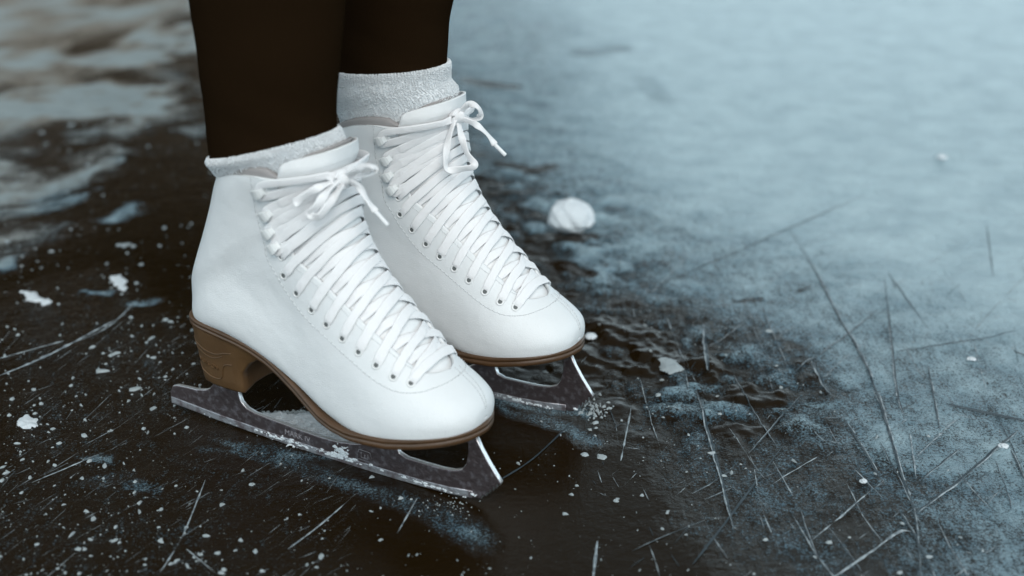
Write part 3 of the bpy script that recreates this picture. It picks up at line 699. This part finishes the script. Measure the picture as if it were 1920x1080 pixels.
# dark wet hollows where the rime is broken; one paints the snow lump's dark reflection
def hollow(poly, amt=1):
    global frost_sheen
    d_, w_ = dist(poly); frost_sheen = frost_sheen*(1-amt*sst(1.4, .6, (d_+nB*.006)/w_))
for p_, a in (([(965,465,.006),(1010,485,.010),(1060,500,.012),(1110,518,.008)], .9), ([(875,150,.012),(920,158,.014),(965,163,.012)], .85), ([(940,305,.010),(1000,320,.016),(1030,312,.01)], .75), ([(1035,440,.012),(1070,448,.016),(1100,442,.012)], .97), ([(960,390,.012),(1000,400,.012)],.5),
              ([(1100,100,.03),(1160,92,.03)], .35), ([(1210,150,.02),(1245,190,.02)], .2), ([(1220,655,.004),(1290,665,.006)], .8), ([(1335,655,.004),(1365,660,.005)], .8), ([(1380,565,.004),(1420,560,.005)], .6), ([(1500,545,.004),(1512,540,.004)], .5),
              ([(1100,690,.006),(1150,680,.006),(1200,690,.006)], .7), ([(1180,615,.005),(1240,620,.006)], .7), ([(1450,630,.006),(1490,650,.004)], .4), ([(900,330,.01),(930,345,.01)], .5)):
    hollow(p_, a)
region([(-40,560),(200,500),(360,620),(420,760),(640,900),(600,1200),(-200,1200)], 0.08, .12)
near_ = np.exp(-np.hypot(PX, PY-1.2)**2/9)
Z = near_*(.0012*nA+rough_zone*(.020*np.abs(lump)-.0026)+.0022*(lump*np.clip(frost_sheen*1.5, 0, 1))+.0022*(N2.fbm(PX*75, PY*75, 3)-.5)*np.clip(frost_sheen*2, 0, 1)*(1-sst(.75, 1, frost_sheen)*.6)+.0006*fine*frost_sheen)+.0010*nB*frost_sheen*near_
foot = np.full(PX.shape, 9.)
for loc, rz in ((NEAR_LOC, NEAR_RZ), (FAR_LOC, FAR_RZ)):
    a = tf(loc, rz, (0,0,0)); b2 = tf(loc, rz, (.3,0,0)); dv = (b2-a)[:2]; t = np.clip(((PX-a[0])*dv[0]+(PY-a[1])*dv[1])/(dv@dv), 0, 1)
    foot = np.minimum(foot, np.hypot(PX-a[0]-t*dv[0], PY-a[1]-t*dv[1]))
Z = Z*sst(.01, .06, foot)-.0002
nx, ny = GX.shape
me = bpy.data.meshes.new('ice'); nv = nx*ny
co = np.stack([PX, PY, Z], 1).astype(np.float32); me.vertices.add(nv); me.vertices.foreach_set('co', co.ravel())
I, J = np.meshgrid(np.arange(nx-1), np.arange(ny-1), indexing='ij'); q0 = (I*ny+J).ravel()
quads = np.stack([q0, q0+ny, q0+ny+1, q0+1], 1).astype(np.int32); nf = len(quads)
me.loops.add(nf*4); me.loops.foreach_set('vertex_index', quads.ravel()); me.polygons.add(nf)
me.polygons.foreach_set('loop_start', np.arange(nf, dtype=np.int32)*4)
me.polygons.foreach_set('use_smooth', np.ones(nf, bool)); me.update(calc_edges=True); me.validate()
at = me.attributes.new('frost_sheen', 'FLOAT', 'POINT'); at.data.foreach_set('value', frost_sheen.astype(np.float32))
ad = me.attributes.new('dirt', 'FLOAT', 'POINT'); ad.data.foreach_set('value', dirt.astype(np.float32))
ice = link(bpy.data.objects.new('ice', me)); tag(ice, kind='structure')
def ice_material():
    m = bpy.data.materials.new('lake_ice'); m.use_nodes = True; nt = m.node_tree; L = nt.links; nd = nt.nodes
    b = nd['Principled BSDF']; out = nd['Material Output']
    def N(t, **k):
        n = nd.new(t)
        for a, v in k.items(): setattr(n, a, v)
        return n
    tc = N('ShaderNodeTexCoord'); at = N('ShaderNodeAttribute'); at.attribute_name = 'frost_sheen'
    def noise(sc_, det, rg=.55, mp=None):
        n = N('ShaderNodeTexNoise'); n.inputs['Scale'].default_value = sc_; n.inputs['Detail'].default_value = det; n.inputs['Roughness'].default_value = rg
        if mp:
            q = N('ShaderNodeMapping'); q.inputs['Rotation'].default_value = (0, 0, mp[0]); q.inputs['Scale'].default_value = mp[1]; L.new(tc.outputs['Object'], q.inputs[0]); L.new(q.outputs[0], n.inputs['Vector'])
        else: L.new(tc.outputs['Object'], n.inputs['Vector'])
        return n.outputs['Fac']
    def mth(op, a, c, clamp=False):
        n = N('ShaderNodeMath', operation=op); n.use_clamp = clamp
        for i, x in enumerate((a, c)):
            if hasattr(x, 'links'): L.new(x, n.inputs[i])
            else: n.inputs[i].default_value = x
        return n.outputs[0]
    def mr(x, a, c, d0=0., d1=1.):
        n = N('ShaderNodeMapRange'); L.new(x, n.inputs[0])
        for i, v in enumerate((a, c, d0, d1)): n.inputs[i+1].default_value = v
        return n.outputs[0]
    n1 = noise(70, 8, .62); n2 = noise(420, 5, .7); n3 = noise(14, 5, .6); n4 = noise(160, 6, .65, (R(25), (1, .28, 1))); n5 = noise(30, 7, .65, (R(20), (.7, 1, 1))); n6 = noise(950, 3, .7)
    grain = mth('ADD', mth('MULTIPLY', n5, .35), mth('ADD', mth('MULTIPLY', mth('ADD', n2, n6), .9), mth('MULTIPLY', n4, .45)))   # ~1.1
    g = mth('SUBTRACT', grain, 1.30)
    f = mth('ADD', mth('MULTIPLY', at.outputs['Fac'], 1.55), mth('MULTIPLY', g, 2.6))
    fac = mr(mth('SUBTRACT', f, .50), 0, .60, 0, 1)
    fr = mth('MULTIPLY', fac, mr(at.outputs['Fac'], 0, .12), True)
    dark = b; dark.inputs['Base Color'].default_value = (.012, .0068, .0022, 1); dark.inputs['IOR'].default_value = 1.31; dark.inputs['Roughness'].default_value = .16; dark.inputs['Specular IOR Level'].default_value = .24
    L.new(mr(n3, .35, .7, .07, .20), dark.inputs['Roughness'])
    fb = N('ShaderNodeBsdfPrincipled'); fb.inputs['Roughness'].default_value = .30; fb.inputs['IOR'].default_value = 1.38
    mx = N('ShaderNodeMix', data_type='RGBA'); mx.inputs[6].default_value = (.085, .18, .245, 1); mx.inputs[7].default_value = (.47, .62, .67, 1)
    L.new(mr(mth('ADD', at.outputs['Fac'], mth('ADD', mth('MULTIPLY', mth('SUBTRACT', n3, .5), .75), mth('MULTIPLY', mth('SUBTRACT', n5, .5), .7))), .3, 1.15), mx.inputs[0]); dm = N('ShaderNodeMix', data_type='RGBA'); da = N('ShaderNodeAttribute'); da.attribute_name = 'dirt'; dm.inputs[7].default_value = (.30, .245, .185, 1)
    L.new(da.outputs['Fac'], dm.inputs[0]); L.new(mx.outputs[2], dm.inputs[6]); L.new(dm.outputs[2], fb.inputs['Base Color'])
    bp = N('ShaderNodeBump'); bp.inputs['Distance'].default_value = .0042; L.new(mth('ADD', mth('MULTIPLY', n5, 1.2), mth('ADD', mth('MULTIPLY', n1, 1.2), mth('MULTIPLY', n2, .7))), bp.inputs['Height']); L.new(bp.outputs[0], fb.inputs['Normal'])
    scr = noise(300, 3, .5, (R(-58), (1, .1, 1))); scr2 = noise(240, 3, .5, (R(38), (1, .1, 1)))
    bd = N('ShaderNodeBump'); bd.inputs['Distance'].default_value = .0003; L.new(mr(at.outputs['Fac'], .02, .45, .0003, .0036), bd.inputs['Distance']); L.new(mth('ADD', mth('MULTIPLY', mth('ADD', scr, scr2), .5), mth('ADD', mth('MULTIPLY', n1, 2.2), mth('ADD', mth('MULTIPLY', n5, 1.5), mth('MULTIPLY', n2, .5)))), bd.inputs['Height']); L.new(bd.outputs[0], dark.inputs['Normal'])
    ms = N('ShaderNodeMixShader'); L.new(fr, ms.inputs[0]); L.new(dark.outputs[0], ms.inputs[1]); L.new(fb.outputs[0], ms.inputs[2]); L.new(ms.outputs[0], out.inputs['Surface'])
    return m
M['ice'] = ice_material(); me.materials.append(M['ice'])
M['groove'] = mat('skate_groove', (.03, .045, .055), .35, ior=1.31, bump=[(500, .0006, 3)])
M['scuff'] = mat('powdered_ice', (.36, .42, .45), .7, bump=[(700, .0008, 3)], mix=(160, (.14, .17, .19), .42, .6))
# skate marks cut in the ice
marks = MB()
def zice(x, y):
    i = min(max(np.searchsorted(X, x)-1, 0), nx-2); j = min(max(np.searchsorted(Yc, y)-1, 0), ny-2)
    return max(Z[i*ny+j], Z[(i+1)*ny+j], Z[i*ny+j+1], Z[(i+1)*ny+j+1])
def mark(pts, w, dark=True, light=True, seed=0, gap=.15, side=1):
    P = [gp(*p) for p in pts]; L = sum(np.linalg.norm(P[i+1]-P[i]) for i in range(len(P)-1)); n = max(6, int(L/.004))
    P = crv(P, n) if len(P) > 2 else np.array([P[0]*(1-a)+P[1]*a for a in np.linspace(0, 1, n)])
    r = random.Random(seed); off = r.uniform(0, 99)
    wd = [w*.5*min(1, 4*i/n+.15, 4*(n-i)/n+.15)*(.65+.7*N2.one(np.array(i*.35+off), np.array(off))) for i in range(n)]
    for kind in (('d',) if dark else ())+(('l',) if light else ()):
        sec = []
        for i in range(n):
            T = P[min(i+1, n-1)]-P[max(i-1, 0)]; T = T/(np.linalg.norm(T)+1e-9); B = np.array([-T[1], T[0]])*side; z = zice(*P[i]); ww = wd[i]
            if kind == 'd': q = [(-1, .00025), (0, .0003), (1, .00025)]; c = P[i]; 
            else:
                c = P[i]+(B*ww*1.7 if dark else 0); j = r.uniform(.5, 1.3); ww = ww*j*(1 if not dark else .7)
                if float(N3.one(np.array(i*.22+off), np.array(off*1.7))) < gap+.12: ww *= .12
                q = [(-1, .0002), (-.3, .0002+ww*.6), (.4, .0002+ww*.5*j), (1, .0002)]
            sec.append([(c[0]+B[0]*a*ww, c[1]+B[1]*a*ww, z+h+.00035) for a, h in q])
        marks.grid(sec, mi=0 if kind == 'd' else 1)
mk = [([(1480,430),(1524,500),(1567,586),(1605,650),(1642,731),(1669,822),(1696,908),(1715,967),(1726,1085)], .0016, 1, 1, 1), ([(1658,521),(1672,640),(1683,736),(1696,779)], .0013, 1, 1, -1), ([(1704,800),(1718,897)], .0012, 0, 1, 1),
      ([(1739,683),(1761,806)], .0012, 1, 1, 1), ([(1519,677),(1559,744)], .0018, 1, 1, -1), ([(1586,790),(1620,845),(1648,895)], .0015, 1, 1, 1), ([(1307,736),(1331,817),(1352,892),(1377,994)], .0018, 1, 1, -1),
      ([(1675,661),(1803,642),(1906,621)], .0016, 1, 0, 1), ([(1777,758),(1820,768),(1925,792)], .0046, 1, 0, -1), ([(1806,777),(1718,857)], .0013, 0, 1, 1), ([(1906,809),(1841,865),(1718,962)], .0018, 1, 1, 1),
      ([(1658,900),(1514,1021)], .0014, 0, 1, 1), ([(1715,999),(1685,997),(1637,1032),(1562,1085)], .0022, 0, 1, 1), ([(1685,956),(1712,999),(1752,1085)], .0014, 1, 1, 1), ([(1895,845),(1920,900)], .0012, 1, 1, 1),
      ([(1222,540),(1261,524),(1360,482),(1480,428),(1620,368)], .0018, 1, 0, 1), ([(1470,833),(1370,967),(1299,1058)], .0016, 1, 0, 1), ([(1183,768),(1164,865)], .0014, 0, 1, 1), ([(1449,865),(1487,930)], .0011, 0, 1, 1),
      ([(1664,510),(1739,615)], .0012, 1, 0, 1), ([(1320,607),(1328,698)], .0022, 1, 1, -1), ([(-10,708),(60,680),(120,652),(235,590)], .0026, 0, 1, 1), ([(-10,675),(60,656),(120,640)], .0014, 0, 1, 1), ([(120,650),(200,615),(260,560)], .0012, 0, 1, 1),
      ([(672,922),(600,985),(540,1030)], .0010, 0, 1, 1), ([(300,1075),(345,1000),(385,900)], .0011, 0, 1, 1), ([(745,1000),(782,935)], .0010, 0, 1, 1), ([(1075,790),(1000,860),(930,905)], .0016, 1, 0, 1), ([(1112,1085),(1120,1015)], .0020, 0, 1, 1),
      ([(240,830),(60,905)], .0009, 0, 1, 1), ([(405,1075),(350,1030)], .0007, 0, 1, 1), ([(1900,660),(1925,668)], .002, 1, 1, 1), ([(1850,420),(1862,520)], .0009, 1, 0, 1), ([(1825,640),(1850,735)], .0009, 0, 1, 1), ([(1612,850),(1606,900)], .0010, 1, 0, 1)]
for k, (p_, w_, d_, l_, s_) in enumerate(mk): mark(p_, w_, bool(d_), bool(l_), k, .15, s_)
for k in range(430):        # faint parallel scratches, near left
    u, v = random.uniform(-40, 640), random.uniform(640, 1110); L_ = random.uniform(10, 60)*(2 if random.random() < .12 else 1); a = R(random.gauss(32, 9))
    mark([(u, v), (u+L_*math.cos(a), v-L_*math.sin(a))], random.uniform(.00015, .00035), False, True, 100+k, .5)
for k in range(260):        # short nicks, right
    u, v = random.uniform(1080, 1940), random.uniform(480, 1100); L_ = random.uniform(6, 40); a = R(random.choice([random.gauss(-65, 8), random.gauss(38, 8), random.gauss(-12, 10)]))
    lt = random.random() < .6; mark([(u, v), (u+L_*math.cos(a), v-L_*math.sin(a))], random.uniform(.0002, .0006), not lt, lt, 1400+k, .38)
for k in range(46):         # longer pale cuts crossing each other, lower right
    u, v = random.uniform(1180, 1930), random.uniform(560, 1110); L_ = random.uniform(60, 210); a = R(random.choice([random.gauss(-70, 6), random.gauss(38, 6), random.gauss(-58, 5)])); bow_ = random.uniform(-.06, .06)*L_
    mark([(u, v), (u+.5*L_*math.cos(a)+bow_, v-.5*L_*math.sin(a)), (u+L_*math.cos(a), v-L_*math.sin(a))], random.uniform(.0004, .0009), k % 3 == 0, True, 3000+k, .3, random.choice([-1, 1]))
ob = marks.build('skate_marks', [M['groove'], M['scuff']], ice); 

# ------------------------------------------------------------------ loose snow and ice crumbs
def crumb(b, x, y, r, h):
    n = random.choice([5, 6, 7]); z = zice(x, y)-.0002; a0 = random.uniform(0, 6.28); el = random.uniform(.25, .9); ro = random.uniform(0, 3.14)
    bs = []; tp = []
    for i in range(n):
        a = a0+2*math.pi*i/n; rr = r*random.uniform(.4, 1.45); dx, dy = rr*math.cos(a), rr*math.sin(a)*el
        dx, dy = dx*math.cos(ro)-dy*math.sin(ro), dx*math.sin(ro)+dy*math.cos(ro)
        bs.append((x+dx, y+dy, z)); k = random.uniform(.4, .8); tp.append((x+dx*k, y+dy*k, z+h*random.uniform(.6, 1.1)))
    b.add(bs+tp+[(x, y, z+h*1.15)], [(i, (i+1) % n, n+(i+1) % n, n+i) for i in range(n)]+[(n+i, n+(i+1) % n, 2*n) for i in range(n)])
b = MB(); cl = [(random.uniform(-30, 420), random.uniform(480, 1080)) for _ in range(26)]
def sprinkle(n, rect, rr, clus=0, sig=30):
    for i in range(n):
        if clus and random.random() < clus:
            c = random.choice(cl); u, v = random.gauss(c[0], sig*1.4), random.gauss(c[1], sig)
        else: u, v = random.uniform(rect[0], rect[2]), random.uniform(rect[1], rect[3])
        if v < -50: continue
        x, y = gp(u, v); r = min(rr*(random.paretovariate(1.9)-.6), rr*7)
        crumb(b, x, y, r, min(r*.7, .0016))
sprinkle(2300, (-30, 470, 640, 1100), .00036, .55, 32)
sprinkle(420, (-30, 640, 330, 1100), .0005, .3, 40)
sprinkle(110, (180, 590, 380, 760), .0010)
sprinkle(420, (560, 860, 1300, 1100), .0004)
sprinkle(220, (900, 560, 1400, 900), .0006)
sprinkle(160, (1300, 600, 1930, 1090), .0006)
sprinkle(220, (-30, 180, 400, 520), .0010)
for (u0, v0, u1, v1, n) in ((470, 776, 600, 776, 240), (600, 776, 640, 800, 60)):     # serrated rim of the snow swept up behind the blade
    for i in range(n):
        a = random.random(); u = u0+(u1-u0)*a; v = v0+(v1-v0)*a+random.uniform(-4, 14); x, y = gp(u, v); crumb(b, x, y, random.uniform(.0008, .0024), random.uniform(.0008, .0024))
for i in range(90):
    u, v = random.gauss(1112, 14), random.gauss(768, 12); x, y = gp(u, v); crumb(b, x, y, random.uniform(.0006, .002), random.uniform(.0006, .002))
for i in range(60):
    u, v = random.gauss(840, 30), random.gauss(948, 12); x, y = gp(u, v); crumb(b, x, y, random.uniform(.0004, .001), random.uniform(.0004, .0008))
o = b.build('snow_crumbs', M['crumb'], smooth=False); tag(o, 'loose white ice crumbs and shavings scattered over the dark ice', 'ice crumbs', kind='stuff')

def swept_snow(name, px, label, cat, hk=1, wob=.012, material='snow'):
    poly = np.array([gp(*q) for q in px])
    x0, y0 = poly.min(0)-.01; x1, y1 = poly.max(0)+.01; st = .0011; xs = np.arange(x0, x1, st); ys = np.arange(y0, y1, st)
    A_, B_ = np.meshgrid(xs, ys, indexing='ij'); ins = np.zeros(A_.shape, bool); dd = np.full(A_.shape, 9.); n = len(poly)
    for i in range(n):
        a, b2 = poly[i], poly[(i+1) % n]; c_ = ((a[1] > B_) != (b2[1] > B_)) & (A_ < (b2[0]-a[0])*(B_-a[1])/(b2[1]-a[1]+1e-12)+a[0]); ins ^= c_
        dv = b2-a; t = np.clip(((A_-a[0])*dv[0]+(B_-a[1])*dv[1])/(dv@dv), 0, 1); dd = np.minimum(dd, np.hypot(A_-a[0]-t*dv[0], B_-a[1]-t*dv[1]))
    sd_ = np.where(ins, dd, -dd)+(N1.fbm(A_*160, B_*160, 4)-.5)*wob
    Hh = hk*np.clip(sd_/.006, 0, 1)**.6*(.0026+.003*(N2.fbm(A_*220, B_*220, 4)-.3)); v = []; f = []; idx = {}
    for i in range(len(xs)):
        for j in range(len(ys)):
            if sd_[i, j] > -.0015: idx[i, j] = len(v); v.append((xs[i], ys[j], Hh[i, j] if sd_[i, j] > 0 else -.0004))
    for (i, j), k in idx.items():
        q = [idx.get((i+1, j)), idx.get((i+1, j+1)), idx.get((i, j+1))]
        if None not in q: f.append((k, *q))
    b = MB(); b.add(v, f); o = b.build(name, M[material]); tag(o, label, cat)
swept_snow('swept_snow', [(470,779),(500,775),(540,777),(580,775),(625,795),(700,860),(640,858),(560,840),(500,815)], 'thin drift of white shaved snow lying behind the front skate blade, under its arch', 'snow drift')
swept_snow('snow_patch', [(1228,672),(1250,668),(1270,678),(1280,692),(1260,700),(1242,694)], 'flat pale snow blob frozen to the rough ice right of the far toe', 'snow patch', .8, .008, 'crumb')
swept_snow('snow_patch', [(32,786),(50,778),(74,784),(72,798),(48,802),(34,796)], 'small white snow patch on the black ice near the left edge, below the long scratches', 'snow patch', .5, .010)
swept_snow('snow_patch', [(34,545),(62,550),(98,566),(84,572),(52,560)], 'thin white snow sliver on dark ice at the left edge, level with the boot heel', 'snow patch', .6, .012)
swept_snow('snow_patch', [(205,518),(224,516),(238,528),(232,546),(216,534)], 'small upright white snow crumb patch left of the front boot heel', 'snow patch', .7, .010)
def lump_obj(name, u, v, rx, ry, rz_, label, cat, seed, flat=.25, rot=0, material='snow'):
    x, y = gp(u, v); bm = bmesh.new(); bmesh.ops.create_icosphere(bm, subdivisions=5, radius=1); nn = Noise(seed)
    for vv in bm.verts:
        c = vv.co; k = 1+.60*(float(nn.fbm(np.array(c.x*1.3+c.z*.9+9), np.array(c.y*1.3-c.z*.7+9), 3))-.5)+.10*(float(nn.fbm(np.array(c.x*5+c.z*3+9), np.array(c.y*5-c.z*3+9), 3))-.5)
        z = c.z*k
        if z < 0: z *= .8; 
        vv.co = (c.x*k*rx*(1 if z > -.3 else .86+.0*z), c.y*k*ry*(1 if z > -.3 else .86), max(z, -.78)*rz_)
    zmin = min(vv.co.z for vv in bm.verts)
    me = bpy.data.meshes.new(name); bm.to_mesh(me); bm.free(); me.materials.append(M[material]); me.polygons.foreach_set('use_smooth', [True]*len(me.polygons))
    o = link(bpy.data.objects.new(name, me)); o.location = (x, y, float(zice(x, y))-zmin-.0006); o.rotation_euler = (0, 0, rot); tag(o, label, cat); return o
lump_obj('snow_chunk', 1069, 431, .0238, .020, .0195, 'round white snow lump lying on the ice beyond the far skate', 'snow lump', 11)
lump_obj('ice_fragment', 1619, 903, .0028, .0025, .002, 'tiny white ice bit beside a scratch on the lower right ice', 'ice bit', 13)
lump_obj('ice_fragment', 1881, 841, .0040, .0030, .0022, 'tiny white ice bit on a long scratch near the right edge', 'ice bit', 14)
lump_obj('ice_fragment', 1822, 673, .0042, .0032, .0018, 'small greyish ice bit above the dark gouge near the right edge', 'ice bit', 15)
lump_obj('ice_fragment', 1765, 298, .0070, .0060, .0035, 'blurred white ice bit on the pale ice at upper right', 'ice bit', 16)
lump_obj('ice_fragment', 1108, 632, .0060, .0050, .003, 'small pale ice bit just right of the far skate toe', 'ice bit', 17)

# ------------------------------------------------------------------ wooded bank beyond the ice: it darkens the reflections on the left
M['bark'] = mat('bark', (.06, .045, .032), .9, bump=[(30, .02, 4)])
M['needles'] = mat('dark_needles', (.035, .035, .018), .8, mix=(1.5, (.075, .055, .03), .45, .65))
M['earth'] = mat('frozen_earth', (.26, .19, .125), .95, bump=[(4, .1, 4)], mix=(.8, (.62, .62, .62), .48, .6))
bk = MB(); rows = []
for i in range(60):
    a = R(-75+i*1.22); row = []
    for j, (d_, z) in enumerate(((5.6, -.05), (6.0, .2), (6.6, .7), (8, 1.5), (12, 2.6), (22, 3.4), (60, 4))):
        q = d_*(1+.06*math.sin(i*.7)+.04*math.sin(i*1.9)); row.append((q*math.sin(a), q*math.cos(a), z*(1+.25*math.sin(i*1.1+j)) if i > 1 and i < 58 else -.05))
    rows.append(row)
bk.grid(rows); o = bk.build('bank', M['earth']); tag(o, kind='structure')
def pine(x, y, h, seed, base):
    r = random.Random(seed); t = empty('pine_tree', (x, y, base)); tag(t, 'dark pine standing on the wooded bank beyond the ice', 'tree', 'pines on the bank')
    b = MB(); tube(b, [(0,0,-.3), (.02,0,h*.3), (0,.03,h*.7), (0,0,h)], [.14, .11, .06, .015], 10)
    f = MB(); nb = 150
    for i in range(nb):
        z = h*(.06+.92*(i/nb)**.9); a = i*2.4+r.uniform(-.3, .3); L_ = (h*.27)*(1-(z/h)**1.2)+.15; L_ *= r.uniform(.75, 1.15)
        D = np.array([math.cos(a), math.sin(a), 0]); tip = np.array([0, 0, z])+D*L_+np.array([0, 0, -.22*L_]); tube(b, [(0, 0, z), tip], [.018, .005], 4)
        for k in range(24):
            s_ = r.uniform(.15, 1.05); c_ = np.array([0, 0, z])+(tip-np.array([0, 0, z]))*s_+np.array([r.gauss(0, .09), r.gauss(0, .09), r.gauss(-.04, .05)]); sz = r.uniform(.07, .17)
            e1 = unit(np.array([r.gauss(0,1), r.gauss(0,1), r.gauss(0,.5)]))*sz; e2 = unit(np.array([r.gauss(0,1), r.gauss(0,1), r.gauss(-.5,.6)]))*sz*.6
            f.add([c_-e1, c_+e2, c_+e1, c_-e2], [(0, 1, 2, 3)])
    b.build('trunk', M['bark'], t); f.build('crown', M['needles'], t, smooth=False); return t
for k, (az, d_, h) in enumerate(((-33, 7.4, 7.0), (-26, 8.6, 8.4), (-22, 7.0, 6.6), (-17, 8.2, 8.2), (-13, 7.0, 6.8), (-9, 8.8, 8.2), (-30, 10.5, 9.5), (-20, 10.5, 9.5), (-11, 10.8, 9.4), (-40, 8.8, 8.0))):
    pine(d_*math.sin(R(az)), d_*math.cos(R(az)), h, 50+k, .5)
